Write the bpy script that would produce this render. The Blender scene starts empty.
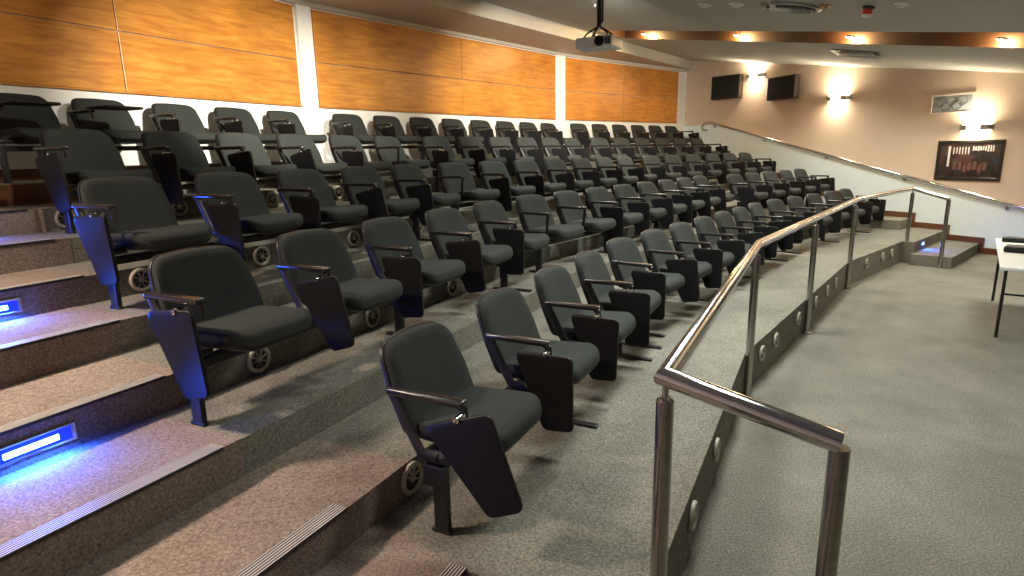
import bpy, bmesh, math, random
from mathutils import Vector, Matrix
random.seed(7)
C = bpy.context.scene.collection
PI = math.pi

# ------------------------------------------------------------------ layout
# The seating is a fan of three straight facets.  In each facet: u runs along
# the rows (away from the near aisle), n points up the rake to the back wall.
PH = (-1.0970467, -0.9167131, -0.7485872)
DF = (1.544553, 2.468466, 3.960496)          # distance of the front row's seat-back line
DR, DZ = 1.12931, 0.330407                   # row spacing and row rise
D0 = -0.5892                                 # nosing of a row, in front of its seat-back line
DE = (-1.14025, -1.25747, -1.29034)          # front edge of the front tier
ZP = DZ                                      # level of the front tier over the floor
def nv(j): return Vector((math.sin(PH[j]), math.cos(PH[j]), 0))
def uv(j): return Vector((math.cos(PH[j]), -math.sin(PH[j]), 0))
def W(j, u, d, z=0.0, k=0):
    """point at u along facet j, d behind the seat-back line of row k, z over that row's tier"""
    p = nv(j)*(DF[j]+k*DR+d) + uv(j)*u
    return Vector((p.x, p.y, ZP + k*DZ + z))
def meet(a, da, b, db):
    """where a line of facet a meets a line of facet b (plan)"""
    na, nb = nv(a), nv(b); A, B = DF[a]+da, DF[b]+db
    det = na.x*nb.y - na.y*nb.x
    return Vector(((A*nb.y - B*na.y)/det, (na.x*B - nb.x*A)/det, 0))
def facet_matrix(j, p):
    u, n = uv(j), nv(j)
    return Matrix(((u.x, n.x, 0, p.x), (u.y, n.y, 0, p.y), (0, 0, 1, p.z), (0, 0, 0, 1)))
WALL0 = Vector((4.6, 16.25, 0)); WALLM = Vector((0.467227, -0.884137, 0)); WALLN = Vector((-0.884137, -0.467227, 0))
def RW(s, off, z):
    """point on the right wall: s from the back corner, off into the room, z over the front tier"""
    p = WALL0 + WALLM*s + WALLN*off
    return Vector((p.x, p.y, ZP + z))
def wall_matrix(p):   # local x along the wall toward the stage, y into the wall, z up
    return Matrix(((WALLM.x, -WALLN.x, 0, p.x), (WALLM.y, -WALLN.y, 0, p.y), (0, 0, 1, p.z), (0, 0, 0, 1)))
def ceil_z(p):
    d1 = nv(1).dot(Vector((p.x, p.y, 0))) - DF[1]
    return ZP + 3.66 + .174*(max(d1, -3.3) - 3.65)

SEATS = [
    [[0, 2.074, 0], [0, 2.86, 0], [0, 3.593, 0], [0, 4.296, 0], [1, 4.737, -0.05], [1, 5.407, -0.05], [1, 6.08, -0.05], [1, 6.754, -0.05], [1, 7.425, -0.05], [1, 8.089, -0.05], [1, 8.766, -0.05], [2, 9.004, -0.05], [2, 9.709, -0.05], [2, 10.447, -0.05], [2, 11.179, -0.05], [2, 11.894, -0.05]],
    [[0, 1.87, 0], [0, 2.599, 0], [0, 3.315, 0], [0, 4.041, 0], [0, 4.774, 0], [1, 5.033, 0], [1, 5.713, 0], [1, 6.399, 0], [1, 7.076, 0], [1, 7.754, 0], [1, 8.437, 0], [1, 9.116, 0], [1, 9.796, 0], [2, 9.787, -0.12], [2, 10.444, -0.12], [2, 11.112, -0.12], [2, 11.796, -0.12], [2, 12.47, -0.12]],
    [[0, 2.225, 0], [0, 2.964, 0], [0, 3.669, 0], [0, 4.392, 0], [0, 5.106, 0], [1, 5.11, 0], [1, 5.808, 0], [1, 6.498, 0], [1, 7.199, 0], [1, 7.9, 0], [1, 8.597, 0], [1, 9.308, 0], [2, 9.157, 0], [2, 9.845, 0], [2, 10.542, 0], [2, 11.253, 0], [2, 11.962, 0], [2, 12.647, 0]],
    [[0, 2.628, 0], [0, 3.357, 0], [0, 4.035, 0], [0, 4.733, 0], [0, 5.471, 0], [0, 6.235, 0], [1, 6.007, 0], [1, 6.706, 0], [1, 7.394, 0], [1, 8.083, 0], [1, 8.771, 0], [1, 9.467, 0], [2, 9.122, 0], [2, 9.801, 0], [2, 10.503, 0], [2, 11.192, 0], [2, 11.883, 0], [2, 12.581, 0]],
    [[0, 2.811, 0], [0, 3.474, 0], [0, 4.216, 0], [0, 4.93, 0], [0, 5.654, 0], [1, 5.464, 0], [1, 6.166, 0], [1, 6.874, 0], [1, 7.58, 0], [1, 8.286, 0], [1, 8.992, 0], [1, 9.695, 0], [1, 10.402, 0], [2, 9.833, 0], [2, 10.52, 0], [2, 11.22, 0], [2, 11.917, 0], [2, 12.609, 0], [2, 13.295, 0]]]

# ------------------------------------------------------------------ materials
def newmat(name):
    m = bpy.data.materials.new(name); m.use_nodes = True
    nt = m.node_tree; b = nt.nodes['Principled BSDF']
    return m, nt, b
def setp(b, **kw):
    for k, v in kw.items():
        b.inputs[k.replace('_', ' ')].default_value = v
def plain(name, col, rough=.5, metal=0.0, noise=0.0, scale=20.0, bump=0.0, spec=.5):
    m, nt, b = newmat(name)
    setp(b, Base_Color=(*col, 1), Roughness=rough, Metallic=metal, Specular_IOR_Level=spec)
    tc = nt.nodes.new('ShaderNodeTexCoord')
    nz = nt.nodes.new('ShaderNodeTexNoise'); nz.inputs['Scale'].default_value = scale; nz.inputs['Detail'].default_value = 4
    nt.links.new(tc.outputs['Object'], nz.inputs['Vector'])
    if noise:
        mp = nt.nodes.new('ShaderNodeMapRange')
        mp.inputs['From Min'].default_value = .3; mp.inputs['From Max'].default_value = .7
        mp.inputs['To Min'].default_value = 1-noise; mp.inputs['To Max'].default_value = 1+noise
        mx = nt.nodes.new('ShaderNodeVectorMath'); mx.operation = 'SCALE'
        mx.inputs[0].default_value = col
        nt.links.new(nz.outputs['Fac'], mp.inputs['Value']); nt.links.new(mp.outputs['Result'], mx.inputs['Scale'])
        nt.links.new(mx.outputs['Vector'], b.inputs['Base Color'])
    if bump:
        bp = nt.nodes.new('ShaderNodeBump'); bp.inputs['Strength'].default_value = bump; bp.inputs['Distance'].default_value = .01
        nt.links.new(nz.outputs['Fac'], bp.inputs['Height']); nt.links.new(bp.outputs['Normal'], b.inputs['Normal'])
    return m
def emit(name, col, strength):
    m, nt, b = newmat(name)
    setp(b, Base_Color=(*col, 1), Emission_Color=(*col, 1), Emission_Strength=strength)
    return m
def carpet(name, c0, c1, c2):
    """cut pile: fine fleck over broad worn patches"""
    m, nt, b = newmat(name); L = nt.links.new
    tc = nt.nodes.new('ShaderNodeTexCoord')
    n1 = nt.nodes.new('ShaderNodeTexNoise'); n1.inputs['Scale'].default_value = 90; n1.inputs['Detail'].default_value = 6; n1.inputs['Roughness'].default_value = .8
    n2 = nt.nodes.new('ShaderNodeTexNoise'); n2.inputs['Scale'].default_value = 1.6; n2.inputs['Detail'].default_value = 5; n2.inputs['Roughness'].default_value = .65
    for n in (n1, n2): L(tc.outputs['Object'], n.inputs['Vector'])
    r = nt.nodes.new('ShaderNodeValToRGB'); e = r.color_ramp.elements
    e[0].position = .34; e[0].color = (*c0, 1); e[1].position = .68; e[1].color = (*c2, 1)
    x = e.new(.5); x.color = (*c1, 1)
    L(n1.outputs['Fac'], r.inputs['Fac'])
    mp = nt.nodes.new('ShaderNodeMapRange'); mp.inputs['From Min'].default_value = .35; mp.inputs['From Max'].default_value = .65
    mp.inputs['To Min'].default_value = .84; mp.inputs['To Max'].default_value = 1.14
    L(n2.outputs['Fac'], mp.inputs['Value'])
    sc = nt.nodes.new('ShaderNodeVectorMath'); sc.operation = 'SCALE'
    L(r.outputs['Color'], sc.inputs[0]); L(mp.outputs['Result'], sc.inputs['Scale']); L(sc.outputs['Vector'], b.inputs['Base Color'])
    bp = nt.nodes.new('ShaderNodeBump'); bp.inputs['Strength'].default_value = .5; bp.inputs['Distance'].default_value = .01
    L(n1.outputs['Fac'], bp.inputs['Height']); L(bp.outputs['Normal'], b.inputs['Normal'])
    setp(b, Roughness=.95, Specular_IOR_Level=.1)
    return m
def wood(name, ca, cb, scale=(1.2, 1.2, 9), rough=.35, blotch=.25):
    m, nt, b = newmat(name); L = nt.links.new
    tc = nt.nodes.new('ShaderNodeTexCoord'); mp = nt.nodes.new('ShaderNodeMapping')
    mp.inputs['Scale'].default_value = scale
    L(tc.outputs['Object'], mp.inputs['Vector'])
    n = nt.nodes.new('ShaderNodeTexNoise'); n.inputs['Scale'].default_value = 2.2; n.inputs['Detail'].default_value = 8; n.inputs['Distortion'].default_value = .6
    L(mp.outputs['Vector'], n.inputs['Vector'])
    r = nt.nodes.new('ShaderNodeValToRGB'); e = r.color_ramp.elements
    e[0].position = .36; e[0].color = (*ca, 1); e[1].position = .66; e[1].color = (*cb, 1)
    L(n.outputs['Fac'], r.inputs['Fac'])
    n2 = nt.nodes.new('ShaderNodeTexNoise'); n2.inputs['Scale'].default_value = 1.3; n2.inputs['Detail'].default_value = 3
    L(tc.outputs['Object'], n2.inputs['Vector'])
    mr = nt.nodes.new('ShaderNodeMapRange'); mr.inputs['From Min'].default_value = .3; mr.inputs['From Max'].default_value = .7
    mr.inputs['To Min'].default_value = 1-blotch; mr.inputs['To Max'].default_value = 1+blotch
    L(n2.outputs['Fac'], mr.inputs['Value'])
    sc = nt.nodes.new('ShaderNodeVectorMath'); sc.operation = 'SCALE'
    L(r.outputs['Color'], sc.inputs[0]); L(mr.outputs['Result'], sc.inputs['Scale']); L(sc.outputs['Vector'], b.inputs['Base Color'])
    setp(b, Roughness=rough)
    return m

CARPET = carpet('grey_green_carpet', (.072, .070, .058), (.175, .170, .142), (.325, .315, .265))
WARMLITCARPET = carpet('warm_lit_step_carpet', (.085, .068, .056), (.215, .175, .147), (.385, .325, .275))  # same carpet, its colour browned to carry the warm aisle light
FABRIC = plain('charcoal_fabric', (.026, .030, .028), .9, noise=.35, scale=260, bump=.25, spec=.25)
SHELL = plain('black_plastic', (.009, .009, .010), .45, spec=.35)
TABLET = plain('black_laminate', (.007, .007, .008), .5, spec=.25)
ARM = plain('black_arm_polymer', (.014, .014, .015), .22, spec=.7)
STEEL = plain('black_steel', (.01, .01, .011), .4)
CHROME = plain('polished_steel', (.66, .65, .64), .12, 1.0)
SATIN = plain('satin_steel', (.45, .45, .44), .3, 1.0)
POSTMAT = plain('brushed_steel', (.40, .39, .36), .24, 1.0, noise=.12, scale=60)
PAINT = plain('white_wall_paint', (.78, .78, .75), .75, noise=.02, scale=8, bump=.02)
RIGHTWALL = plain('tan_right_wall', (.56, .455, .36), .75, noise=.02, scale=8, bump=.02)
LOWERWALL = plain('pale_grey_lower_wall', (.64, .75, .79), .7, noise=.02, scale=8)
CEILPAINT = plain('grey_ceiling_paint', (.40, .41, .38), .85, noise=.03, scale=6)
BEIGE = plain('beige_fascia_paint', (.46, .43, .38), .7, noise=.03, scale=5)
PANEL = wood('honey_panel_veneer', (.40, .145, .020), (.56, .245, .042))
DARKWOOD = wood('dark_slot_wood', (.022, .010, .005), (.036, .016, .007), rough=.45)
REDWOOD = wood('red_skirting_wood', (.085, .034, .016), (.14, .058, .027), scale=(1, 1, 14))
CREAM = plain('cream_plastic', (.40, .38, .30), .45)
DARKGREY = plain('dark_grey_plastic', (.05, .05, .05), .5)
WHITE = plain('white_plastic', (.8, .8, .78), .4)
TABLETOP = plain('white_table_laminate', (.82, .86, .84), .35)
BLUE = emit('blue_led_lens', (.008, .03, .8), 1.0)
BLUEW = emit('blue_white_led_core', (.22, .6, 1.0), 12)
WARMLAMP = emit('warm_lamp_glass', (1.0, .80, .52), 30)
SCONCEGLASS = emit('frosted_lamp_glass', (1.0, .9, .72), 2.5)
REDPL = plain('red_beacon_lens', (.75, .03, .02), .3)
def striped(name):
    m, nt, b = newmat(name); L = nt.links.new
    tc = nt.nodes.new('ShaderNodeTexCoord'); sx = nt.nodes.new('ShaderNodeSeparateXYZ')
    L(tc.outputs['Object'], sx.inputs['Vector'])
    a = nt.nodes.new('ShaderNodeMath'); a.operation = 'MULTIPLY'; a.inputs[1].default_value = 5.0/.062
    L(sx.outputs['Y'], a.inputs[0])
    f = nt.nodes.new('ShaderNodeMath'); f.operation = 'FRACT'; L(a.outputs[0], f.inputs[0])
    g = nt.nodes.new('ShaderNodeMath'); g.operation = 'GREATER_THAN'; g.inputs[1].default_value = .62; L(f.outputs[0], g.inputs[0])
    mx = nt.nodes.new('ShaderNodeMix'); mx.data_type = 'RGBA'
    mx.inputs[6].default_value = (.02, .02, .024, 1); mx.inputs[7].default_value = (.55, .54, .52, 1)
    L(g.outputs[0], mx.inputs[0]); L(mx.outputs[2], b.inputs['Base Color'])
    setp(b, Roughness=.45)
    return m
STRIPE = striped('striped_nosing')

# ------------------------------------------------------------------ mesh helpers
def finish(name, bm, mat, parent=None, matrix=None, smooth=False, angle=40):
    me = bpy.data.meshes.new(name)
    bmesh.ops.recalc_face_normals(bm, faces=bm.faces[:])
    bm.to_mesh(me); bm.free()
    o = bpy.data.objects.new(name, me); C.objects.link(o)
    for m in (mat if isinstance(mat, (list, tuple)) else [mat]): me.materials.append(m)
    if smooth:
        me.polygons.foreach_set('use_smooth', [True]*len(me.polygons))
        try: me.set_sharp_from_angle(angle=math.radians(angle))
        except Exception: pass
    if parent: o.parent = parent
    if matrix is not None:
        if parent: o.matrix_local = matrix
        else: o.matrix_world = matrix
    return o
def tag(o, label, cat, group=None):
    o['label'] = label; o['category'] = cat
    if group: o['group'] = group
    return o
def empty(name, matrix, label, cat, group=None):
    o = bpy.data.objects.new(name, None); o.empty_display_size = .1; C.objects.link(o)
    o.matrix_world = matrix
    return tag(o, label, cat, group)
def struct(o):
    o['kind'] = 'structure'; return o
def box(bm, lo, hi, bevel=0.0, seg=2):
    lo, hi = Vector(lo), Vector(hi); c = (lo+hi)/2; s = hi-lo
    r = bmesh.ops.create_cube(bm, size=1, matrix=Matrix.Translation(c) @ Matrix.Diagonal((s.x, s.y, s.z, 1)))
    if bevel:
        es = list({e for v in r['verts'] for e in v.link_edges})
        bmesh.ops.bevel(bm, geom=es, offset=bevel, segments=seg, affect='EDGES', profile=.6)
def prism(bm, pts, z0, z1):
    lo = [bm.verts.new((p[0], p[1], z0)) for p in pts]; hi = [bm.verts.new((p[0], p[1], z1)) for p in pts]
    n = len(pts)
    bm.faces.new(lo[::-1]); bm.faces.new(hi)
    for i in range(n): bm.faces.new((lo[i], lo[(i+1) % n], hi[(i+1) % n], hi[i]))
def tube(bm, path, r, seg=14, closed=False, cap=True, flat=None):
    """sweep a round section along a polyline with mitred corners; flat=(a,b) squashes the section"""
    path = [Vector(p) for p in path]; n = len(path); rings = []
    up = None
    for i, p in enumerate(path):
        if closed:
            a = (p - path[i-1]).normalized(); b = (path[(i+1) % n] - p).normalized()
        else:
            a = (p - path[i-1]).normalized() if i else (path[1]-p).normalized()
            b = (path[i+1]-p).normalized() if i < n-1 else a
        t = (a+b).normalized() if (a+b).length > 1e-6 else a
        if up is None:
            up = Vector((0, 0, 1)) if abs(t.z) < .9 else Vector((1, 0, 0))
        x = t.cross(up).normalized() if t.cross(up).length > 1e-4 else t.orthogonal().normalized()
        y = x.cross(t).normalized(); up = y
        k = 1/max(.35, math.cos(a.angle(b)/2)) if a.angle(b, 0) > 1e-4 else 1
        bend = (b-a); bend = bend.normalized() if bend.length > 1e-5 else None
        ring = []
        for s in range(seg):
            ang = 2*PI*s/seg
            o = x*math.cos(ang)*r*(flat[0] if flat else 1) + y*math.sin(ang)*r*(flat[1] if flat else 1)
            if bend is not None: o += bend*(o.dot(bend))*(k-1)
            ring.append(bm.verts.new(p+o))
        rings.append(ring)
    m = n if closed else n-1
    for i in range(m):
        A, B = rings[i], rings[(i+1) % n]
        for s in range(seg): bm.faces.new((A[s], A[(s+1) % seg], B[(s+1) % seg], B[s]))
    if cap and not closed:
        bm.faces.new(rings[0][::-1]); bm.faces.new(rings[-1])
def lathe(bm, prof, seg=28, axis='z', center=(0, 0, 0), cap=True):
    c = Vector(center); rings = []
    for (r, h) in prof:
        ring = []
        for s in range(seg):
            a = 2*PI*s/seg
            if axis == 'z': v = Vector((r*math.cos(a), r*math.sin(a), h))
            elif axis == 'y': v = Vector((r*math.cos(a), h, r*math.sin(a)))
            else: v = Vector((h, r*math.cos(a), r*math.sin(a)))
            ring.append(bm.verts.new(c+v))
        rings.append(ring)
    for A, B in zip(rings, rings[1:]):
        for s in range(seg): bm.faces.new((A[s], A[(s+1) % seg], B[(s+1) % seg], B[s]))
    if cap:
        for ring in (rings[0], rings[-1]):
            if (ring[0].co-ring[seg//2].co).length > 1e-4: bm.faces.new(ring)
def outline(pts, rad, seg=6):
    """rounded closed polygon; rad = radius per corner"""
    out = []; n = len(pts)
    for i in range(n):
        p = Vector(pts[i]).to_2d(); a = Vector(pts[i-1]).to_2d()-p; b = Vector(pts[(i+1) % n]).to_2d()-p
        r = rad[i] if isinstance(rad, (list, tuple)) else rad
        th = a.angle(b); L = min(r/math.tan(th/2), a.length*.49, b.length*.49); r = L*math.tan(th/2)
        a.normalize(); b.normalize()
        cen = p+(a+b).normalized()*(r/math.sin(th/2))
        s0 = p+a*L-cen; s1 = p+b*L-cen; tot = s0.angle_signed(s1) if s0.length > 1e-9 else 0
        for k in range(seg+1):
            t = -tot*k/seg; cs, sn = math.cos(t), math.sin(t)
            out.append(Vector((cen.x+s0.x*cs-s0.y*sn, cen.y+s0.x*sn+s0.y*cs)))
    return out
def cushion(bm, pts, layers, fn, fan=True):
    """stack of inset copies of an outline: layers = [(scale_x, scale_y, height)], mapped to 3-D by fn(x, y, h)"""
    cx = sum(p.x for p in pts)/len(pts); cy = sum(p.y for p in pts)/len(pts); rings = []
    for (sx, sy, h) in layers:
        rings.append([bm.verts.new(fn(cx+(p.x-cx)*sx, cy+(p.y-cy)*sy, h)) for p in pts])
    n = len(pts)
    for A, B in zip(rings, rings[1:]):
        for s in range(n): bm.faces.new((A[s], A[(s+1) % n], B[(s+1) % n], B[s]))
    for ring, h in ((rings[0], layers[0][2]), (rings[-1], layers[-1][2])):
        c = bm.verts.new(fn(cx, cy, h))
        for s in range(n): bm.faces.new((ring[s], ring[(s+1) % n], c))

ORD = ('first second third fourth fifth sixth seventh eighth ninth tenth eleventh twelfth thirteenth fourteenth fifteenth sixteenth '
       'seventeenth eighteenth nineteenth').split()
ROWN = ('front', 'second', 'third', 'fourth', 'back')

# ------------------------------------------------------------------ room shell
ZS = ZP + 3.45                                   # underside of the soffit over the back row
BACKD = 4*DR + .25
BV = (Vector((-6.1673, 1.6970, 0)), Vector((-2.70, 8.46, 0)), Vector((1.07, 13.10, 0)), Vector((4.60, 16.25, 0)))   # corners of the back wall
BL, BR = BV[0], BV[3]
def bw_matrix(i, z=0.0):                         # x along a facet of the back wall, y into the wall
    e = (BV[i+1]-BV[i]).normalized(); n = Vector((-e.y, e.x, 0)); p = BV[i]
    return Matrix(((e.x, n.x, 0, p.x), (e.y, n.y, 0, p.y), (0, 0, 1, z), (0, 0, 0, 1)))
LF = nv(0)*(DF[0]-7.5) + uv(0)*(-1.302)            # near side wall, stage end
RF = WALL0 + WALLM*16.5
def wall(name, a, b, z0, z1, out, mat, th=.15):
    bm = bmesh.new(); o = out.normalized()*th
    prism(bm, [a, b, b+o, a+o], z0, z1)
    return struct(finish(name, bm, mat))
bm = bmesh.new()
o0, o1, o2 = nv(0)*.15, nv(1)*.15, nv(2)*.15
prism(bm, [BL-uv(0)*.15, BV[1], BV[2], BR+uv(2)*.2, BR+uv(2)*.2+o2, BV[2]+o1, BV[1]+o1, BL-uv(0)*.15+o0], 0, ZS+.3)
struct(finish('wall_back', bm, PAINT))
wall('wall_right', WALL0, RF, 0, ZS+.6, -WALLN, RIGHTWALL)
wall('wall_left', BL, LF, 0, ZS+.6, -uv(0), PAINT)
wall('wall_front', LF, RF, 0, ZS+.6, -nv(1), PAINT)
bm = bmesh.new(); prism(bm, [BL-uv(0)*.15+o0, LF-uv(0)*.15-o1, RF-o1-WALLN*.15, BR-WALLN*.2+o2, BV[2]+o1, BV[1]+o1], -.12, 0)
struct(finish('floor', bm, CARPET))

# ceiling: one plane that falls toward the stage, with a lamp trough let into it
N1, U1 = nv(1), uv(1)
def cpt(d1, u1, dz=0.0):
    p = N1*(DF[1]+d1)+U1*u1; return Vector((p.x, p.y, ceil_z(p)+dz))
def lerp(a, b, t): return a+(b-a)*t
SN0, SN1 = Vector((1.99, 11.11)), Vector((5.2, 6.5))       # near lip of the trough (plan)
SF0, SF1 = Vector((2.60, 12.06)), Vector((6.03, 7.44))      # far lip
def at_d1(a, b, d1):
    n = Vector((N1.x, N1.y)); da, db = n.dot(a)-DF[1], n.dot(b)-DF[1]
    return lerp(a, b, (d1-da)/(db-da))
DT, DB = 3.3, -3.3                                          # trough from under the fascia to the flat part
nearT, nearB, farT, farB = at_d1(SN0, SN1, DT), at_d1(SN0, SN1, DB), at_d1(SF0, SF1, DT), at_d1(SF0, SF1, DB)
def c3(p, dz=0.0): p = Vector((p.x, p.y, 0)); p.z = ceil_z(p)+dz; return p
bm = bmesh.new()
def quad(*ps): bm.faces.new([bm.verts.new(p) for p in ps])
lt, lb, rt, rb = cpt(DT, -6), cpt(DB, -6), cpt(DT, 20), cpt(DB, 20)
TH = .14
quad(lt, c3(nearT), c3(nearB), lb); quad(c3(farT), rt, rb, c3(farB))
quad(cpt(3.75, -6), cpt(3.75, 20), rt, lt)
quad(lb, rb, cpt(-11, 20), cpt(-11, -6))
up = [(lt, rt), (rt, rb), (rb, lb), (lb, lt)]
struct(finish('ceiling', bm, CEILPAINT))
bm = bmesh.new()
TD = .20
quad(c3(nearT), c3(nearB), c3(nearB, TD), c3(nearT, TD)); quad(c3(farT), c3(farB), c3(farB, TD), c3(farT, TD))
quad(c3(nearT, TD), c3(nearB, TD), c3(farB, TD), c3(farT, TD)); quad(c3(nearT), c3(farT), c3(farT, TD), c3(nearT, TD)); quad(c3(nearB), c3(farB), c3(farB, TD), c3(nearB, TD))
struct(finish('trim_2', bm, DARKWOOD))
# soffit along the back wall: underside + beige fascia
bm = bmesh.new()
f0 = N1*(DF[1]+3.65)+U1*(-6); f1 = N1*(DF[1]+3.65)+U1*17.5
quad(Vector((f0.x, f0.y, ZS)), Vector((f1.x, f1.y, ZS)), Vector((f1.x, f1.y, ceil_z(f1)+.06)), Vector((f0.x, f0.y, ceil_z(f0)+.06)))
g0 = N1*(DF[1]+9)+U1*(-6); g1 = N1*(DF[1]+9)+U1*17.5
quad(Vector((f0.x, f0.y, ZS)), Vector((f1.x, f1.y, ZS)), Vector((g1.x, g1.y, ZS)), Vector((g0.x, g0.y, ZS)))
struct(finish('soffit_ceiling', bm, BEIGE))

# pilasters at the two kinks of the back wall, and the picture rail over the panels
for i, (wa, wb) in ((0, (.10, .135)), (1, (.12, .12))):
    ea = (BV[i+1]-BV[i]).normalized(); eb = (BV[i+2]-BV[i+1]).normalized()
    na, nb = Vector((-ea.y, ea.x, 0)), Vector((-eb.y, eb.x, 0)); t = .05
    pa = BV[i+1]-ea*wa; pb = BV[i+1]+eb*wb
    bm = bmesh.new()
    prism(bm, [pa, pa-na*t, BV[i+1]-(na+nb)*.5*t, pb-nb*t, pb, BV[i+1]+na*.02], ZP+4*DZ, ZS)
    struct(finish('wall_column', bm, PAINT))
PZ0, PZM, PZ1 = ZP+2.14, ZP+2.71, ZP+3.37
segs = ((0, .8, 7.46, (3.0, 5.16), 'wooden panel nearest the lit steps, high on the white back wall'),
        (1, .165, 5.80, (3.01,), 'middle wooden panel between the two white pilasters on the back wall'),
        (2, .15, 4.30, (2.1,), 'wooden panel beside the cream side wall, farthest from the steps'))
for (j, u0, u1_, cuts, lab) in segs:
    root = empty('wall_panel', bw_matrix(j), lab, 'wall panel', 'honey veneer panels on the back wall')
    us = [u0, *cuts, u1_]
    for a, b in zip(us, us[1:]):
        for z0, z1 in ((PZ0, PZM), (PZM, PZ1)):
            bm = bmesh.new(); box(bm, (a+.004, -.032, z0+.004), (b-.004, -.003, z1-.004), .006)
            finish('board', bm, PANEL, root)
    for zz in (PZ0, PZ1):
        bm = bmesh.new(); box(bm, (u0-.02, -.04, zz-.012), (u1_+.02, -.003, zz+.002), .003)
        finish('edging_strip', bm, PANEL, root)
for i in range(3):
    bm = bmesh.new(); box(bm, (0, -.05, ZS-.055), ((BV[i+1]-BV[i]).length, -.001, ZS-.002))
    o = finish('trim_%d' % (i+3), bm, BEIGE, None, bw_matrix(i)); struct(o)

# ------------------------------------------------------------------ tiers and steps
E01, E12 = meet(0, DE[0], 1, DE[1]), meet(1, DE[1], 2, DE[2])
UA, UR = 1.73, 10.87                            # platform ends at the near and the far aisle
def P0(u, d): return nv(0)*(DF[0]+d)+uv(0)*u
def P2(u, d): return nv(2)*(DF[2]+d)+uv(2)*u
bm = bmesh.new()
prism(bm, [P0(-1.28, -.5), P0(1.615, -.5), P0(1.615, DE[0]), E01, E12, P2(UR, DE[2]), P2(14.2, DE[2]), P2(16, BACKD+.1), BV[2]+o1, BV[1]+o1, BL+o0], 0, ZP)
struct(finish('tier_slab', bm, CARPET))
for k in range(1, 5):
    d = D0+k*DR; bm = bmesh.new()
    prism(bm, [P0(-1.28, d), meet(0, d, 1, d), meet(1, d, 2, d), P2(14.2, d), P2(16, BACKD+.1), BV[2]+o1, BV[1]+o1, BL+o0], ZP+(k-1)*DZ, ZP+k*DZ)
    struct(finish('tier_slab', bm, CARPET))
EDGE = {0: 1.73, 1: 1.55, 2: 1.86, 3: 2.17, 4: 2.45}
def aisle_edge(k): 
    lo = int(math.floor(k)); return EDGE[max(0, lo)] if k == lo else .5*(EDGE[max(0, lo)]+EDGE[lo+1])
# near aisle treads with warm light put into the carpet colour, and the half-height steps between tiers
for k in (-.5, .5, 1.5, 2.5, 3.5):
    d0_ = D0+k*DR if k > 0 else -1.13; d1_ = D0+(k+.5)*DR if k > 0 else -.5
    ue = 1.93 if k == .5 else (1.61 if k < 0 else aisle_edge(k))
    z1 = ZP+k*DZ; z0 = 0 if k < 0 else ZP+(k-.5)*DZ
    bm = bmesh.new(); prism(bm, [P0(-1.28, d0_), P0(ue, d0_), P0(ue, d1_), P0(-1.28, d1_)], z0, z1)
    struct(finish('step_slab', bm, WARMLITCARPET))
for k in range(0, 4):
    d0_ = (D0+k*DR) if k else -.5; d1_ = D0+(k+.5)*DR; ue = EDGE[k] if k else UA
    bm = bmesh.new(); prism(bm, [P0(-1.28, d0_-.003), P0(ue-.005 if k else 1.61, d0_-.003), P0(ue-.005 if k else UA, d1_), P0(-1.28, d1_)], ZP+k*DZ-(.165 if k else .165), ZP+k*DZ+.004)
    struct(finish('step_slab', bm, WARMLITCARPET))
# the half-height step also runs along each row, under the seats
for k in (.5, 1.5, 2.5, 3.5):
    kk = int(k); da, db = D0+k*DR, D0+(kk+1)*DR; ue = 1.93 if k == .5 else aisle_edge(k)
    bm = bmesh.new()
    prism(bm, [P0(ue, da), meet(0, da, 1, da), meet(1, da, 2, da), P2((12.25, 12.95, 13.2, 13.3)[kk], da), P2((12.25, 12.95, 13.2, 13.3)[kk], db), meet(1, db, 2, db), meet(0, db, 1, db), P0(ue, db)], ZP+kk*DZ, ZP+k*DZ)
    struct(finish('step_slab', bm, CARPET))
# striped nosings
for k, lab in ((0, 'front tier'), (.5, 'first half step'), (1, 'second tier'), (1.5, 'half step with the brightest blue light'), (2, 'third tier'), (2.5, 'half step below the fourth tier'), (3, 'fourth tier'), (3.5, 'topmost half step')):
    d = D0+k*DR if k else -.5
    ue = (aisle_edge(k)-.09) if k not in (0, .5) else 1.62 if k == 0 else 1.54
    M = facet_matrix(0, nv(0)*(DF[0]+d)+uv(0)*0); M.translation.z = ZP+k*DZ
    bm = bmesh.new()
    box(bm, (-1.2, -.006, .001 if k % 1 else .0045), (ue, .062, .007 if k % 1 else .0095), .0015, 1)
    box(bm, (-1.2, -.0075, -.006), (ue, -.0045, .008), .001, 1)
    tag(finish('step_nosing', bm, STRIPE, None, M), 'striped nosing on the near aisle edge of the %s' % lab, 'stair nosing', 'striped step nosings')
# far aisle: treads beside the cream wall
for q, a, b, u0 in ((-.5, -1.98, -1.45, 10.72), (0, -1.45, DE[2]+.01, UR), (.5, -.88, -.32, 12.3), (1, -.32, .6, 12.3)):
    bm = bmesh.new()
    prism(bm, [P2(u0, a), P2(14.0, a), P2(14.0, b), P2(u0, b)], 0 if q <= 0 else ZP, ZP+q*DZ)
    struct(finish('step_slab', bm, CARPET))
# thin paler sheet on the right wall below the handrail, following the rake
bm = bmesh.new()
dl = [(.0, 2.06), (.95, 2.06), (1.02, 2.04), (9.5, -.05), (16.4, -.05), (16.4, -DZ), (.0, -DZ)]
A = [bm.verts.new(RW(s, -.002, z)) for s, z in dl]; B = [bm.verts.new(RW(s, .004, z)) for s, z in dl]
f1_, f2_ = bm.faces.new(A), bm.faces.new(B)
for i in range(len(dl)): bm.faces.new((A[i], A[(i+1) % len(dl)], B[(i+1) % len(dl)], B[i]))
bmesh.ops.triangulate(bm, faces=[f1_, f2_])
struct(finish('trim_7', bm, LOWERWALL))
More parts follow.
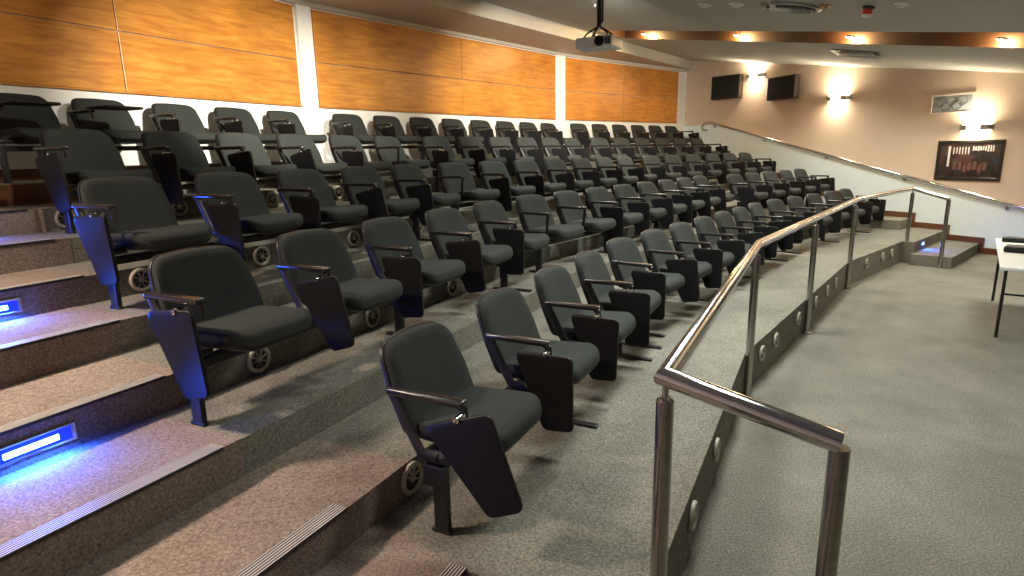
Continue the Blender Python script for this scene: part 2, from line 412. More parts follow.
# stepped wooden skirting on the cream wall
def s_of_d(d): return (4.82-d)/.966
bm = bmesh.new()
lv = [(-1.98, -.5), (-1.45, 0), (-.88, .5), (-.32, 1), (.54, 1.5), (1.1, 2), (1.67, 2.5), (2.24, 3), (2.8, 3.5), (3.37, 4)]
s_hi, lev = 14.0, -DZ
def plank(sa, sb, za, zb):
    P = [[bm.verts.new(RW(s, o, z)) for s, z in ((sa, za), (sb, za), (sb, zb), (sa, zb))] for o in (.002, .022)]
    bm.faces.new(P[0]); bm.faces.new(P[1])
    for i in range(4): bm.faces.new((P[0][i], P[0][(i+1) % 4], P[1][(i+1) % 4], P[1][i]))
for d, q in lv:
    sp = s_of_d(d)+.07
    plank(sp-.07, s_hi, lev-.02, lev+.10); plank(sp-.07, sp, lev+.10, q*DZ+.10); s_hi, lev = sp-.07, q*DZ
plank(.02, s_hi, lev, lev+.10)
struct(finish('baseboard_right', bm, REDWOOD))
bm = bmesh.new(); box(bm, (0, -.02, ZP+4*DZ), (7.5, -.001, ZP+4*DZ+.10))
struct(finish('baseboard_back', bm, REDWOOD, None, bw_matrix(0)))
bm = bmesh.new(); dd = D0+4*DR
prism(bm, [P0(-1.28, dd-.012), P0(2.95, dd-.012), P0(2.95, dd-.001), P0(-1.28, dd-.001)], ZP+3.5*DZ+.01, ZP+4*DZ-.005)
struct(finish('trim_6', bm, REDWOOD))

# ------------------------------------------------------------------ seats
RECL = .10                                       # recline of the back over its height
def back_pt(x, y, h):                            # x across, y = height over the seat, h = out of the back, toward the sitter
    t = (y-.335)/.385
    return Vector((x, -.115+.165*max(0, t)**.9 - h - .034*(x/.25)**2*(.6+.4*t), y))
def make_seat(tab=True, tilt=0.0, shift=0.0, far_arm=False, flat=False):
    parts = []
    def part(name, bm, mat, smooth=True): 
        o = finish(name, bm, mat, None, None, smooth); parts.append(o); return o
    ol = outline([(-.25, .345), (.25, .345), (.255, .52), (.222, .712), (0, .724), (-.222, .712), (-.255, .52)], [.05, .05, .25, .085, 1.2, .085, .25], 6)
    bm = bmesh.new()
    cushion(bm, ol, [(.97, .98, -.004), (1, 1, .004), (1, 1, .022), (.985, .985, .034), (.93, .95, .043), (.75, .8, .047), (.4, .45, .047)], back_pt)
    part('backrest', bm, FABRIC)
    bm = bmesh.new()
    cushion(bm, ol, [(.6, .6, -.026), (.95, .95, -.022), (1.02, 1.015, -.016), (1.03, 1.018, -.004), (1.02, 1.012, .004), (.9, .9, .003)], back_pt)
    part('back_shell', bm, SHELL)
    sl = outline([(-.225, -.10), (-.24, -.53), (.24, -.53), (.225, -.10)], [.05, .09, .09, .05], 7)
    def seat_pt(x, y, h):
        t = (-y-.10)/.43
        return Vector((x, y, .372+.02*t-.030*max(0, (t-.8)/.2)**2+h+.012*(x/.24)**2))
    bm = bmesh.new()
    cushion(bm, sl, [(.97, .97, -.03), (1, 1, -.02), (1, 1, .004), (.985, .985, .018), (.93, .93, .027), (.7, .7, .03), (.35, .35, .028)], seat_pt)
    part('seat', bm, FABRIC)
    bm = bmesh.new()
    cushion(bm, sl, [(.55, .6, -.075), (.8, .85, -.07), (.96, .96, -.045), (.99, .99, -.024), (.9, .9, -.022)], seat_pt)
    part('seat_pan', bm, SHELL)
    def arm(side):
        ax = .31*side
        bm = bmesh.new()
        box(bm, (ax-.024, -.435, .562), (ax+.024, -.085, .59), .01, 3)
        part('armrest', bm, ARM)
        bm = bmesh.new()      # closed loop of flat bar under the arm pad, bolted to the seat pan
        tube(bm, [(ax, -.095, .575), (ax, -.175, .42), (ax, -.225, .335), (ax, -.30, .325)], .017, 8, flat=(.65, 1.5))
        if tab: tube(bm, [(ax, -.405, .568), (ax, -.428, .555), (ax, -.432, .515)], .014, 8, flat=(.75, 1.2))
        else:
            tube(bm, [(ax, -.30, .325), (ax, -.405, .40), (ax, -.42, .565)], .013, 8, flat=(.75, 1.2))
            tube(bm, [(ax, -.20, .40), (ax, -.41, .405)], .010, 8)
        box(bm, (min(ax, ax-.10*side)-.005, -.33, .305), (max(ax, ax-.10*side)+.005, -.23, .335), .008)
        part('arm_frame', bm, STEEL)
        if not tab: return
        hx = ax+.034*side
        if flat:          # writing tablet swung up level in front of the sitter
            bm = bmesh.new(); fl = outline([(-.33, -.70), (.02, -.66), (.02, -.40), (-.33, -.36)], [.05, .06, .06, .03], 5)
            cushion(bm, fl, [(.97, .97, 0), (1, 1, .003), (1, 1, .017), (.97, .97, .02)], lambda x, y, h: Vector((x, y, .593+h)))
            part('tablet', bm, TABLET)
            bm = bmesh.new(); lathe(bm, [(.012, .56), (.012, .594)], 14, 'z', (ax, -.42, 0)); part('tablet_hinge', bm, CHROME)
            return
        bm = bmesh.new()
        tl = outline([(-.265, .535), (-.572, .535), (-.575, .16), (-.42, .145)], [.03, .03, .03, .035], 5)
        R = Matrix.Rotation(-tilt, 4, 'X')
        piv = Vector((0, -.43, .54))
        def tp(x, y, h):
            v = R @ (Vector((0, x, y))-piv)+piv
            return Vector((hx+h*side, v.y+shift, v.z))
        cushion(bm, tl, [(.9, .9, -.001), (.985, .985, 0), (1, 1, .003), (1, 1, .016), (.985, .985, .019), (.9, .9, .02)], tp)
        part('tablet', bm, TABLET)
        bm = bmesh.new()
        hy = -.43+shift*.7
        lathe(bm, [(.006, -.03), (.013, -.028), (.013, .014), (.006, .016)], 14, 'x', (hx-.002*side, hy, .535))
        box(bm, (min(ax, hx), hy-.012, .528), (max(ax, hx), hy+.012, .545), .004)
        tube(bm, [(hx-.008*side, hy-.03, .52), (hx-.006*side, hy-.055, .50), (hx-.006*side, hy-.06, .47)], .006, 8)
        part('tablet_hinge', bm, CHROME)
    arm(-1)
    if far_arm: arm(1)
    return parts
MASTERS = {}
def master(key):
    if key not in MASTERS:
        ps = make_seat(*key)
        for o in ps: C.objects.unlink(o)
        MASTERS[key] = ps
    return MASTERS[key]
BARE = {(1, 5), (1, 6), (3, 5), (2, 5)}
TILT = {(0, 0): .34, (1, 0): .10, (2, 0): .06, (2, 1): .05, (1, 1): .22, (3, 3): .25, (2, 3): .22, (2, 4): .1, (4, 0): .1}
for k, row in enumerate(SEATS):
    for i, (j, u, d) in enumerate(row):
        last = i == len(row)-1
        shift = .14 if (i == 0 and k in (1, 2, 3)) else (.04 if k in (1, 2) else 0)
        tilt = TILT.get((k, i), random.choice((0, 0, .06, -.04, .1)))
        key = ((k, i) not in BARE, tilt, shift, last, k == 4 and i < 2)
        M = facet_matrix(j, W(j, u, d, 0, k))
        lab = 'charcoal tablet-arm seat, %s from the lit steps in the %s row' % (ORD[i], ROWN[k])
        if (k, i) in BARE: lab = 'charcoal seat with bare arm loop, %s from the lit steps in the %s row' % (ORD[i], ROWN[k])
        if (k, i) == (4, 0): lab = 'charcoal seat with tablet level, first from the lit steps in the back row'
        if (k, i) == (4, 1): lab = 'charcoal seat with tablet level, second from the lit steps in the back row'
        if (k, i) == (0, 0): lab = 'nearest charcoal seat, its tablet swung forward, at the start of the front row'
        root = empty('auditorium_seat', M, lab, 'seat', 'charcoal auditorium seats in curved rows')
        for o in master(key):
            c = o.copy(); C.objects.link(c); c.parent = root
# steel rails that carry the seats, with posts and feet on the tier
def rail_run(k, j, ids):
    row = SEATS[k]; us = [row[i][1] for i in ids]; d = row[ids[0]][2]
    a, b = us[0]-.312, us[-1]+.16
    M = facet_matrix(j, W(j, 0, d, 0, k))
    root = empty('seat_rail', M, 'black steel rail on posts under %s of the %s row' % (('the seats nearest the lit steps', 'the middle seats', 'the seats nearest the cream wall')[j], ROWN[k]), 'seat rail', 'black rails under the seats')
    bm = bmesh.new(); box(bm, (a, -.30, .245), (b, -.235, .287), .006)
    finish('crossbar', bm, STEEL, root)
    if (k, j) == (0, 0): posts = [us[0]-.30, 2.92, 4.10, 4.40]
    else: posts = [us[q]-.30 for q in range(0, len(us), 2)]
    for q, x in enumerate(posts):
        bm = bmesh.new(); box(bm, (x-.014, -.338, .0), (x+.014, -.272, .245), .006)
        box(bm, (x-.018, -.335, .20), (x+.018, -.232, .290), .006)
        finish('post', bm, STEEL, root)
        bm = bmesh.new()
        box(bm, (x-(.022 if q or j else .015), -.56 if not (q == 0 and j == 0) else -.345, 0), (x+(.022 if q or j else .015), -.20 if not (q == 0 and j == 0) else -.255, .016), .006)
        finish('foot', bm, STEEL, root)
for k, row in enumerate(SEATS):
    for j in (0, 1, 2):
        ids = [i for i in range(len(row)) if row[i][0] == j]
        rail_run(k, j, ids)

# ------------------------------------------------------------------ air diffusers
def diffuser(M, label, group, stand):
    root = empty('air_diffuser', M, label, 'air vent', group)
    bm = bmesh.new()
    lathe(bm, [(.052, -.004), (.056, -.012), (.066, -.014), (.074, -.008), (.075, .004), (.060, .004), (.052, -.004)], 28, 'y', cap=False)
    finish('ring', bm, CREAM, root, None, True)
    bm = bmesh.new()
    lathe(bm, [(.012, -.012), (.016, -.006), (.016, .004)], 12, 'y')
    for a in range(8):
        t = 2*PI*a/8; R = Matrix.Rotation(t, 4, 'Y')
        vs = [R @ Vector(v) for v in ((.014, -.004, -.002), (.053, -.006, .012), (.053, .000, .022), (.014, .002, .006))]
        bm.faces.new([bm.verts.new(v) for v in vs])
    finish('swirl_vanes', bm, CREAM, root)
    bm = bmesh.new(); lathe(bm, [(.060, .0045), (.060, stand), (.03, stand+.001)], 24, 'y')
    finish('collar', bm, DARKGREY, root)
    return root
def dup(root, M, label):
    r = root.copy(); C.objects.link(r); r.matrix_world = M; r['label'] = label
    for ch in list(root.children):
        c = ch.copy(); C.objects.link(c); c.parent = r
    return r
frontspots = [(0, 2.50), (0, 3.17), (0, 3.85), (1, 4.82), (1, 5.24), (1, 6.05), (1, 6.82), (1, 7.43), (1, 7.94), (2, 9.20), (2, 9.90), (2, 10.33)]
proto = None
for q, (j, u) in enumerate(frontspots):
    M = facet_matrix(j, W(j, u, DE[j]-.009, -.12, 0)) @ Matrix.Diagonal((.88, 1, .88, 1))
    lab = 'round cream swirl diffuser in the carpeted front riser, %s from the near end' % ORD[q]
    if proto is None: proto = diffuser(M, lab, 'diffusers along the front riser', .03)
    else: dup(proto, M, lab)
proto = None
for k, ts in ((0, (-.135,)), (1, (.26, 1.20, 2.2, 3.13)), (2, (.02, .95, 1.98, 3.0, 3.92)), (3, (-.18, .71, 1.70, 2.65))):
    for q, t in enumerate(ts):
        M = facet_matrix(0, W(0, SEATS[k][0][1]+t, D0+.5*DR-.009, .085, k))
        lab = 'round cream swirl diffuser under the %s row, %s from the lit steps' % (ROWN[k], ORD[q])
        if proto is None: proto = diffuser(M, lab, 'diffusers under the seats', .03)
        else: dup(proto, M, lab)

# ------------------------------------------------------------------ step lights
def step_light(M, label, w=.31, core=(.06, .25)):
    root = empty('step_light', M, label, 'step light', 'blue step lights')
    bm = bmesh.new(); tube(bm, [(0, -.004, -.034), (w, -.004, -.034), (w, -.004, .034), (0, -.004, .034)], .006, 8, closed=True)
    box(bm, (0, -.004, -.034), (w, -.001, .034)); finish('plate', bm, SATIN, root)
    bm = bmesh.new(); box(bm, (.012, -.008, -.026), (w-.012, -.0045, .026), .001, 1); finish('lens', bm, BLUE, root)
    bm = bmesh.new(); box(bm, (core[0], -.012, -.012), (core[1], -.0085, .012), .0015, 1); finish('led_strip', bm, BLUEW, root)
    return root
def area(name, M, sx, sy, col, power, spread=PI):
    l = bpy.data.lights.new(name, 'AREA'); l.shape = 'RECTANGLE'; l.size, l.size_y = sx, sy; l.color = col; l.energy = power; l.spread = spread
    o = bpy.data.objects.new(name, l); C.objects.link(o); o.matrix_world = M; return o
def aim(p, target):
    d = (Vector(target)-Vector(p)).normalized()
    return Matrix.Translation(p) @ d.to_track_quat('-Z', 'Y').to_matrix().to_4x4()
for k, u0, nm in ((1.5, .90, 'nearest in view, below the third tier'), (2.5, 1.28, 'below the fourth tier'), (3.5, 1.6, 'highest, below the back tier')):
    p = W(0, u0, D0+k*DR-.002); p.z = ZP+(k-.5)*DZ+.077
    step_light(facet_matrix(0, p), 'blue step light in the near aisle riser, %s' % nm)
    c = W(0, u0+.15, D0+k*DR-.03); c.z = p.z
    area('step_light_glow', aim(c, c-nv(0)*.30-Vector((0, 0, .26))), .26, .04, (.02, .10, 1.0), 14.0)
p = P2(11.25, -1.452); p.z = .165+.09
step_light(facet_matrix(2, p), 'small blue step light in the far aisle riser beside the rail', .16, (.03, .13))
c = P2(11.33, -1.49); c.z = .25
area('step_light_glow', aim(c, c-nv(2)*.3-Vector((0, 0, .12))), .14, .04, (.015, .09, 1.0), 6.0)

# ------------------------------------------------------------------ rails
M = Matrix.Translation((0, 0, 0))
root = empty('guard_rail', M, 'polished steel guard rail on round posts along the front edge of the seating', 'railing')
RH = ZP+.815
off = -.035
c1 = P0(UA-.01, DE[0]+off); c2 = meet(0, DE[0]+off, 1, DE[1]+off); c3_ = meet(1, DE[1]+off, 2, DE[2]+off); c4 = P2(10.95, DE[2]+off)
e0 = P0(UA-.01, DE[0]+off-.47); e1 = P2(10.72, DE[2]+off-.52)
for p in (c1, c2, c3_, c4): p.z = RH
e0.z = ZP+.70; e1.z = ZP+.69
bm = bmesh.new()
tube(bm, [e0, c1, c2, c3_, c4, e1], .031, 20)
finish('handrail', bm, CHROME, root, None, True, 60)
posts = [(e0, 0), (c1, 1), (lerp(c1, c2, .985), 1), (lerp(c2, c3_, .44), 1), (lerp(c2, c3_, .965), 1), (c4, 1), (e1, 0)]
for p, pin in posts:
    q = Vector((p.x, p.y, 0))
    bm = bmesh.new()
    t = p.z-(.075 if pin else .012)
    tube(bm, [q, Vector((p.x, p.y, t))], .027, 18)
    lathe(bm, [(.045, 0), (.045, .008), (.03, .014)], 20, 'z', q)
    po = finish('post', bm, POSTMAT, root, None, True)
    if pin:
        bm = bmesh.new(); lathe(bm, [(.027, t-.001), (.022, t+.008), (.010, t+.012), (.010, p.z-.02)], 16, 'z', (p.x, p.y, 0))
        finish('pin', bm, CHROME, po, None, True)
# wall handrail
root = empty('wall_handrail', M, 'polished handrail running down the cream side wall on brackets', 'handrail')
bm = bmesh.new()
tube(bm, [RW(.86, .07, 1.93), RW(.70, .07, 1.94), RW(.66, .07, 1.99), RW(.70, .07, 2.07), RW(.84, .07, 2.115), RW(1.02, .07, 2.09), RW(3.46, .07, 1.475), RW(5.22, .07, 1.045), RW(6.14, .07, .825), RW(7.52, .07, .49), RW(9.5, .07, 0.0+.03), RW(9.9, .07, .0)], .026, 14)
finish('rail', bm, CHROME, root, None, True, 60)
for s in (1.05, 2.55, 4.1, 5.7, 7.35, 9.0):
    z = 2.07-(s-1.05)*.2475
    bm = bmesh.new(); tube(bm, [RW(s, .004, z-.07), RW(s, .05, z-.07), RW(s, .07, z-.02)], .010, 10)
    tube(bm, [RW(s, .0, z-.07), RW(s, .008, z-.07)], .03, 14)
    finish('bracket', bm, SATIN, root)

# ------------------------------------------------------------------ things on the cream wall
def sconce(s, z, lab):
    root = empty('wall_sconce', wall_matrix(RW(s, 0, z)), lab, 'wall lamp', 'up and down sconces on the cream wall')
    bm = bmesh.new()
    pts = [(.25*math.cos(a), -.115*math.sin(a)) for a in [PI*q/16 for q in range(17)]]
    prism(bm, [(x, y-.003) for x, y in pts], -.045, .045)
    finish('body', bm, SATIN, root, None, True, 50)
    for zz, nm in ((.046, 'upper_diffuser'), (-.052, 'lower_diffuser')):
        bm = bmesh.new(); prism(bm, [(x*.86, y*.86-.006) for x, y in pts], zz, zz+.006)
        finish(nm, bm, WARMLAMP, root)
    bm = bmesh.new(); box(bm, (-.10, -.128, -.038), (.10, -.113, .038), .006); finish('glass_front', bm, SCONCEGLASS, root)
    for sg in (1, -1):
        pw = RW(s, .075, z+sg*.07)
        area('sconce_glow', aim(pw, pw+Vector((0, 0, sg))), .36, .10, (1.0, .80, .56), 30 if sg > 0 else 17)
sconce(2.2, 3.06, 'silver sconce between the two black loudspeakers')
sconce(4.25, 2.40, 'silver sconce in the middle, right of both loudspeakers')
sconce(6.75, 1.735, 'silver sconce above the large dark framed poster')
def speaker(s0, s1, z0, z1, yaw, lab):
    w, h = s1-s0, z1-z0
    root = empty('wall_speaker', wall_matrix(RW((s0+s1)/2, .10, (z0+z1)/2)) @ Matrix.Rotation(yaw, 4, 'Z'), lab, 'loudspeaker', 'black loudspeakers on the cream wall')
    bm = bmesh.new(); box(bm, (-w/2, -.085, -h/2), (w/2, .055, h/2), .012); finish('cabinet', bm, plain('brown_black_cabinet', (.022, .014, .010), .5), root)
    bm = bmesh.new(); box(bm, (-w/2+.025, -.095, -h/2+.025), (w/2-.025, -.086, h/2-.025), .004); finish('grille_cloth', bm, plain('black_grille_cloth', (.008, .009, .009), .95, noise=.3, scale=300), root)
    bm = bmesh.new(); box(bm, (-.06, .056, -.05), (.06, .088, .05), .004); finish('wall_bracket', bm, STEEL, root)
speaker(1.06, 1.84, 2.62, 3.15, .12, 'black loudspeaker nearest the back corner, left of the first sconce')
speaker(2.63, 3.40, 2.48, 2.96, -.12, 'black loudspeaker right of the first sconce')
# poster: dark collage of pale and reddish patches, with a pale streaked band along the top
def collage(name, cols, scale, seed):
    m, nt, b = newmat(name); L = nt.links.new
    tc = nt.nodes.new('ShaderNodeTexCoord'); mp = nt.nodes.new('ShaderNodeMapping'); mp.inputs['Location'].default_value = (seed, 0, seed*.7)
    mp.inputs['Scale'].default_value = scale
    L(tc.outputs['Object'], mp.inputs['Vector'])
    v = nt.nodes.new('ShaderNodeTexVoronoi'); v.feature = 'F1'; v.distance = 'CHEBYCHEV'; v.inputs['Scale'].default_value = 1
    L(mp.outputs['Vector'], v.inputs['Vector'])
    sx = nt.nodes.new('ShaderNodeSeparateColor'); L(v.outputs['Color'], sx.inputs['Color'])
    r = nt.nodes.new('ShaderNodeValToRGB'); r.color_ramp.interpolation = 'CONSTANT'
    e = r.color_ramp.elements; e[0].color = (*cols[0], 1); e[0].position = 0; e[1].color = (*cols[1], 1); e[1].position = 1/len(cols)
    for q, c in enumerate(cols[2:], 2):
        x = e.new(q/len(cols)); x.color = (*c, 1)
    L(sx.outputs['Red'], r.inputs['Fac']); L(r.outputs['Color'], b.inputs['Base Color'])
    setp(b, Roughness=.3)
    return m
POSTER = collage('poster_print', [(.018, .014, .012), (.03, .02, .018), (.02, .018, .016), (.055, .028, .022), (.025, .02, .02), (.05, .04, .036), (.03, .034, .05)], (9, 9, 8), 3.3)
PRINT = collage('small_print', [(.24, .27, .29), (.28, .31, .33), (.22, .25, .27), (.30, .32, .33), (.26, .25, .23)], (11, 11, 14), 1.7)
def framed(s0, s1, z0, z1, lab, mat, fmat, fw, nm):
    w, h = s1-s0, z1-z0
    root = empty(nm, wall_matrix(RW((s0+s1)/2, 0, (z0+z1)/2)), lab, 'picture')
    bm = bmesh.new()
    for (a, b) in (((-w/2, -h/2), (w/2, -h/2+fw)), ((-w/2, h/2-fw), (w/2, h/2)), ((-w/2, -h/2+fw), (-w/2+fw, h/2-fw)), ((w/2-fw, -h/2+fw), (w/2, h/2-fw))):
        box(bm, (a[0], -.028, a[1]), (b[0], -.003, b[1]), .003, 1)
    finish('frame', bm, fmat, root)
    bm = bmesh.new(); box(bm, (-w/2+fw, -.014, -h/2+fw), (w/2-fw, -.004, h/2-fw)); finish('print', bm, mat, root)
    return root, w, h
root, w, h = framed(6.20, 7.19, .865, 1.53, 'large dark poster in a black frame below the third sconce', POSTER, plain('black_frame', (.012, .010, .009), .4), .05, 'framed_poster')
bm = bmesh.new()
PALE = plain('pale_print_ink', (.55, .53, .50), .5)
box(bm, (-.32, -.0155, -.10), (-.285, -.0142, .24), 0)
rng = random.Random(4)
for q in range(9):
    x = .05+q*.036; hh = .05+.05*rng.random()
    box(bm, (x, -.0155, .20-hh*.6), (x+.02, -.0142, .20+hh*.5), 0)
for q in range(6):
    x = -.24+q*.045; box(bm, (x, -.0155, .10+.03*rng.random()), (x+.012, -.0142, .22), 0)
finish('pale_patches', bm, PALE, root)
bm = bmesh.new()
for q in range(7):
    x = -.22+q*.075; z = -.20+.06*rng.random(); box(bm, (x, -.0155, z), (x+.05, -.0142, z+.09+.05*rng.random()), 0)
finish('reddish_patches', bm, plain('reddish_print_ink', (.11, .05, .04), .5), root)
root, w, h = framed(5.99, 6.66, 1.98, 2.31, 'small grey-blue picture of linked rings above the third sconce', PRINT, plain('pale_frame', (.55, .48, .42), .5), .03, 'small_picture')

bm = bmesh.new()
for x, z in ((-.165, .035), (0, .035), (.165, .035), (-.083, -.035), (.083, -.035)):
    tube(bm, [(x+.075*math.cos(2*PI*q/28), -.0165, z+.075*math.sin(2*PI*q/28)) for q in range(28)], .009, 6, closed=True, flat=(1, .25))
finish('ring_emblem', bm, plain('slate_ring_ink', (.06, .08, .11), .5), root)
# ------------------------------------------------------------------ ceiling fittings
def ceil_matrix(x, y, drop=0.0):
    p = Vector((x, y, 0)); p.z = ceil_z(p)-drop
    zax = Vector((-.174*N1.x, -.174*N1.y, 1)).normalized(); xax = Vector((N1.x, N1.y, .174)).normalized(); yax = zax.cross(xax)
    return Matrix(((xax.x, yax.x, zax.x, p.x), (xax.y, yax.y, zax.y, p.y), (xax.z, yax.z, zax.z, p.z), (0, 0, 0, 1)))
root = empty('ceiling_vent', ceil_matrix(2.95, 6.72), 'large round vent with stepped rings in the grey ceiling', 'ceiling vent')
bm = bmesh.new(); lathe(bm, [(.30, -.002), (.30, -.02), (.27, -.03), (.245, -.02)], 40, 'z', cap=False); finish('rim', bm, SATIN, root, None, True)
for r0 in (.21, .15, .09):
    bm = bmesh.new(); lathe(bm, [(r0-.045, -.002), (r0, -.035), (r0+.006, -.033), (r0-.035, -.001)], 36, 'z', cap=False); finish('ring', bm, SATIN, root, None, True)
bm = bmesh.new(); lathe(bm, [(.24, -.001), (.0001, -.0012)], 36, 'z', cap=False); finish('throat', bm, DARKGREY, root)
root = empty('air_vent', ceil_matrix(5.5, 9.98), 'square louvred vent in the ceiling strip beside the cream wall', 'ceiling vent')
for q, a in enumerate((.36, .27, .18, .09)):
    bm = bmesh.new()
    A = [bm.verts.new((sx*a, sy*a, -.045 if q else -.022)) for sx, sy in ((-1, -1), (1, -1), (1, 1), (-1, 1))]
    B = [bm.verts.new((sx*(a-.06), sy*(a-.06), -.006)) for sx, sy in ((-1, -1), (1, -1), (1, 1), (-1, 1))]
    for s in range(4): bm.faces.new((A[s], A[(s+1) % 4], B[(s+1) % 4], B[s]))
    bmesh.ops.solidify(bm, geom=bm.faces[:], thickness=.004)
    finish('louvre', bm, WHITE, root)
bm = bmesh.new(); box(bm, (-.33, -.33, -.004), (.33, .33, -.001)); finish('throat', bm, DARKGREY, root)
root = empty('alarm_beacon', ceil_matrix(3.45, 6.16), 'red and white alarm beacon on the grey ceiling', 'alarm')
bm = bmesh.new(); lathe(bm, [(.055, -.001), (.055, -.025), (.045, -.03)], 20, 'z'); finish('base', bm, DARKGREY, root, None, True)
bm = bmesh.new(); lathe(bm, [(.045, -.03), (.045, -.07), (.042, -.075)], 20, 'z'); finish('red_lens', bm, REDPL, root, None, True)
bm = bmesh.new(); lathe(bm, [(.042, -.0755), (.04, -.092), (.015, -.10)], 20, 'z'); finish('white_cap', bm, WHITE, root, None, True)
for nm, x, y, r0, lab, mt in (('smoke_detector', 3.56, 5.83, .06, 'white smoke detector right of the red beacon', WHITE), ('smoke_detector', 2.72, 6.62, .055, 'pale detector left of the large round vent', WHITE), ('sprinkler_head', 3.14, 6.39, .06, 'brass sprinkler rose between the round vent and the red beacon', plain('brass', (.45, .34, .18), .3, .9)),
                          ('ceiling_speaker', 2.22, 7.26, .075, 'pale round ceiling fitting nearest the projector pole', WHITE), ('ceiling_speaker', 2.47, 6.97, .075, 'pale round ceiling fitting halfway from projector pole to round vent', WHITE), ('sprinkler_head', 1.15, 8.4, .03, 'small sprinkler on the ceiling left of the projector pole', SATIN)):
    root = empty(nm, ceil_matrix(x, y), lab, nm.replace('_', ' '))
    bm = bmesh.new(); lathe(bm, [(r0, -.001), (r0, -.012), (r0*.8, -.018)], 20, 'z'); finish('base', bm, mt, root, None, True)
    bm = bmesh.new(); lathe(bm, [(r0*.6, -.0185), (r0*.55, -.035), (r0*.2, -.04)], 20, 'z'); finish('dome', bm, mt, root, None, True)
# lamps in the wooden trough
SLAMPS = ((2.62, 11.55), (3.62, 10.17), (4.72, 8.62), (5.72, 7.2))
for q, (x, y) in enumerate(((0.08, 0), (0.365, 0), (0.625, 0), (0.879, 0))):
    pl = lerp(farT, farB, x); pn = lerp(nearT, nearB, x); c = lerp(pl, pn, .12)
    M = ceil_matrix(c.x, c.y, -.07)
    root = empty('trough_lamp', M, 'warm downlight in the dark ceiling trough, %s from the projector' % ORD[q], 'ceiling lamp', 'lamps in the ceiling trough')
    bm = bmesh.new(); lathe(bm, [(.060, .02), (.060, .0), (.052, -.004), (.05, .016)], 24, 'z', cap=False); finish('housing', bm, SATIN, root, None, True)
    bm = bmesh.new(); lathe(bm, [(.05, .012), (.04, -.008), (.02, -.014)], 20, 'z'); finish('bulb', bm, WARMLAMP, root, None, True)
    l = bpy.data.lights.new('trough_glow', 'POINT'); l.energy = 85; l.color = (1, .62, .26); l.shadow_soft_size = .03
    o = bpy.data.objects.new('trough_glow', l); C.objects.link(o); cc = lerp(pl, pn, .10); o.location = (cc.x, cc.y, ceil_z(Vector((cc.x, cc.y, 0)))+.035)

# ------------------------------------------------------------------ projector
M = Matrix.Translation((.86, 6.0, 2.785)) @ Matrix.Rotation(-.55, 4, 'Z')
root = empty('projector', M, 'white projector hanging from the ceiling on a black pole', 'projector')
bm = bmesh.new(); box(bm, (-.18, -.14, -.05), (.18, .14, .05), .018, 3); finish('body', bm, WHITE, root, None, True)
bm = bmesh.new(); lathe(bm, [(.045, -.151), (.045, -.175), (.034, -.175), (.03, -.160)], 24, 'y', (.07, 0, .0)); finish('lens', bm, SHELL, root, None, True)
bm = bmesh.new()
for q in range(4): box(bm, (.125+q*.014, -.153, -.03), (.133+q*.014, -.1495, .03))
finish('vent_slots', bm, SHELL, root)
bm = bmesh.new()
zc = ceil_z(Vector((.875, 6.0, 0)))-2.785
for sx, sy in ((-.12, -.08), (.12, -.08), (-.12, .08), (.12, .08)): tube(bm, [(sx, sy, .053), (sx*.8, sy*.8, .09), (0, 0, .16)], .008, 8)
tube(bm, [(0, 0, .15), (0, 0, zc+.01)], .022, 14)
lathe(bm, [(.07, zc-.02), (.07, zc+.02)], 20, 'z')
finish('pole', bm, STEEL, root, None, True)
bm = bmesh.new(); tube(bm, [(-.10, .10, .05), (-.06, .05, .14), (.03, .01, .20), (.035, 0, zc)], .009, 8); finish('cable', bm, SHELL, root, None, True)

# ------------------------------------------------------------------ table at the stage
ta = Vector((5.63-4.354, 6.93-5.254, 0)).normalized(); tb = Vector((ta.y, -ta.x, 0))
M = Matrix(((ta.x, tb.x, 0, 4.354), (ta.y, tb.y, 0, 5.254), (0, 0, 1, 0), (0, 0, 0, 1)))
root = empty('table', M, 'white-topped table with thin black legs on the floor by the stage', 'table')
bm = bmesh.new(); box(bm, (0, 0, .70), (2.1, .76, .73), .006); finish('tabletop', bm, TABLETOP, root)
for x in (.36, 2.02):
    for y in (.06, .70):
        bm = bmesh.new(); tube(bm, [(x, y, .70), (x+(.03 if x > 1 else -.03), y, 0)], .014, 10); finish('leg', bm, STEEL, root)
    bm = bmesh.new(); tube(bm, [(x-.0, .06, .42), (x, .70, .42)], .010, 10); finish('stretcher', bm, STEEL, root)
def device(x, y, rz, lx, ly, lz, lab, nm):
    Md = M @ Matrix.Translation((x, y, .731)) @ Matrix.Rotation(rz, 4, 'Z')
    r = empty(nm, Md, lab, 'electronic device')
    bm = bmesh.new(); box(bm, (-lx/2, -ly/2, 0), (lx/2, ly/2, lz), min(lz*.35, .02), 3); finish('body', bm, SHELL, r, None, True)
    bm = bmesh.new(); box(bm, (-lx*.40, -ly*.35, lz-.002), (lx*.40, ly*.1, lz+.004), .003); finish('keypad', bm, DARKGREY, r)
device(1.02, .30, .15, .20, .50, .06, 'long flat black device nearest the corner of the white table', 'control_unit')
device(1.82, .20, .1, .12, .30, .05, 'small black device at the far edge of the white table', 'remote_handset')
device(1.62, .50, .2, .24, .34, .13, 'tallest black device on the white table', 'black_case')

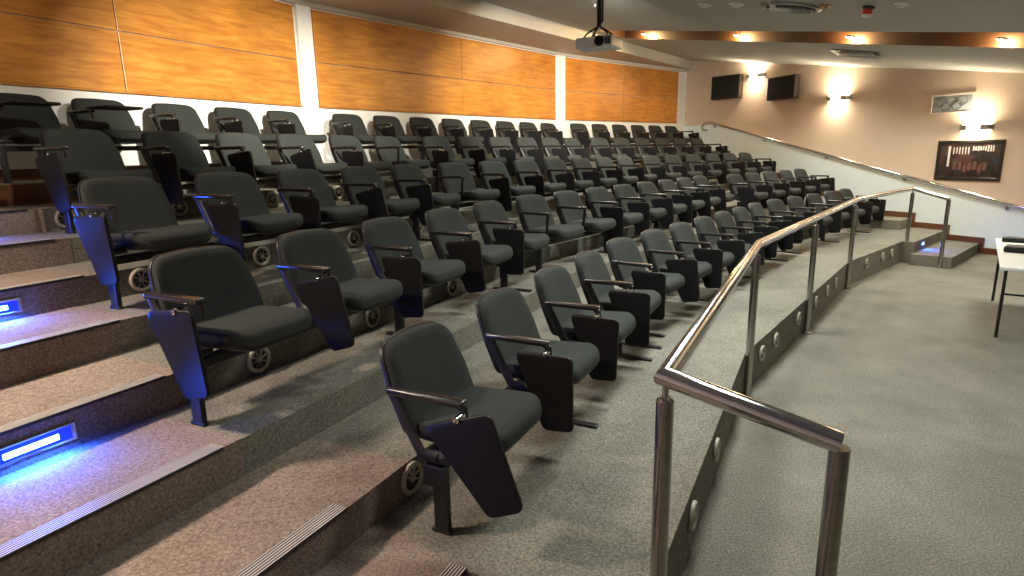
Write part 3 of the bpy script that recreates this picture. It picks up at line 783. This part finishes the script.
# ------------------------------------------------------------------ unseen lights of the room
def lamp(p, tgt, s, col, power, spread=PI):  # unseen fill light added below the ceiling, with no fitting built
    area('ceiling_fill_light', aim(Vector(p), Vector(tgt)), s, s, col, power, spread)
def cl(j, u, d, drop=.06):
    p = nv(j)*(DF[j]+d)+uv(j)*u; return Vector((p.x, p.y, ceil_z(p)-drop))
COOL, WARM = (.97, 1.0, .92), (1.0, .93, .78)
for j, u, d, pw in ((0, 2.9, -1.2, 24), (0, 4.4, -.8, 50), (1, 6.0, -.6, 58), (1, 8.6, -.3, 56), (2, 9.5, -3.0, 38), (1, 5.2, -4.4, 30), (2, 11.3, -1.0, 32), (2, 11.6, .9, 46)):
    p = cl(j, u, d); lamp(p, p-Vector((0, 0, 1)), .5, COOL, pw, 2.3)
for j, u, d, pw in ((0, 3.6, 1.7, 18), (1, 6.3, 1.8, 44), (1, 9.3, 1.9, 62)):
    p = cl(j, u, d); lamp(p, p-Vector((0, 0, 1)), .4, COOL, pw, 2.3)
# spotlights thrown at the back wall from the ceiling over the front rows
def spot(p, tgt, power, deg, blend=1.0):
    l = bpy.data.lights.new('ceiling_spotlight', 'SPOT'); l.energy = power; l.color = WARM; l.spot_size = math.radians(deg); l.spot_blend = blend; l.shadow_soft_size = .06
    o = bpy.data.objects.new('ceiling_spotlight', l); C.objects.link(o); o.matrix_world = aim(Vector(p), Vector(tgt))
for (x, y), (i, t, z), pw, deg in (((-.5, 4.3), (0, 5.6, 1.85), 1500, 56), ((-1.2, 3.2), (0, 2.6, 1.75), 190, 62), ((.25, 6.2), (1, 4.7, 1.85), 2200, 50), ((.0, 5.6), (1, .4, 1.85), 700, 50), ((.9, 6.4), (2, 1.0, 1.8), 1300, 46), ((.9, 6.4), (2, 3.4, 1.7), 650, 44)):
    e = (BV[i+1]-BV[i]).normalized(); q = BV[i]+e*(t+(.7 if i == 0 else 0))
    spot((x, y, ceil_z(Vector((x, y, 0)))-.12), (q.x, q.y, ZP+z), pw, deg)
# warm fill added over the near aisle, its source unseen
p = cl(0, .3, 2.2); lamp(p, p-nv(0)*.25-Vector((0, 0, 1)), .4, (1, .77, .62), 150, 2.2)

w = bpy.data.worlds.new('room_air'); bpy.context.scene.world = w; w.use_nodes = True
w.node_tree.nodes['Background'].inputs['Color'].default_value = (.9, .95, 1, 1)
w.node_tree.nodes['Background'].inputs['Strength'].default_value = .0

# ------------------------------------------------------------------ camera
F = 602.166
r_ = Vector((0.99979745, -0.00441791, -0.01963539)); u_ = Vector((0.02012627, 0.21946523, 0.97541271)); w_ = Vector((0.0, 0.97561032, -0.21950969))
cam = bpy.data.cameras.new('camera'); cam.sensor_width = 36; cam.lens = F*36/1024; cam.clip_start = .02
co = bpy.data.objects.new('camera', cam); C.objects.link(co)
co.matrix_world = Matrix(((r_.x, u_.x, -w_.x, 0), (r_.y, u_.y, -w_.y, 0), (r_.z, u_.z, -w_.z, 1.81025), (0, 0, 0, 1)))
sc = bpy.context.scene; sc.camera = co
vs = sc.view_settings; vs.view_transform = 'Standard'; vs.look = 'None'; vs.gamma = 1; vs.use_curve_mapping = False; vs.exposure = 0.0
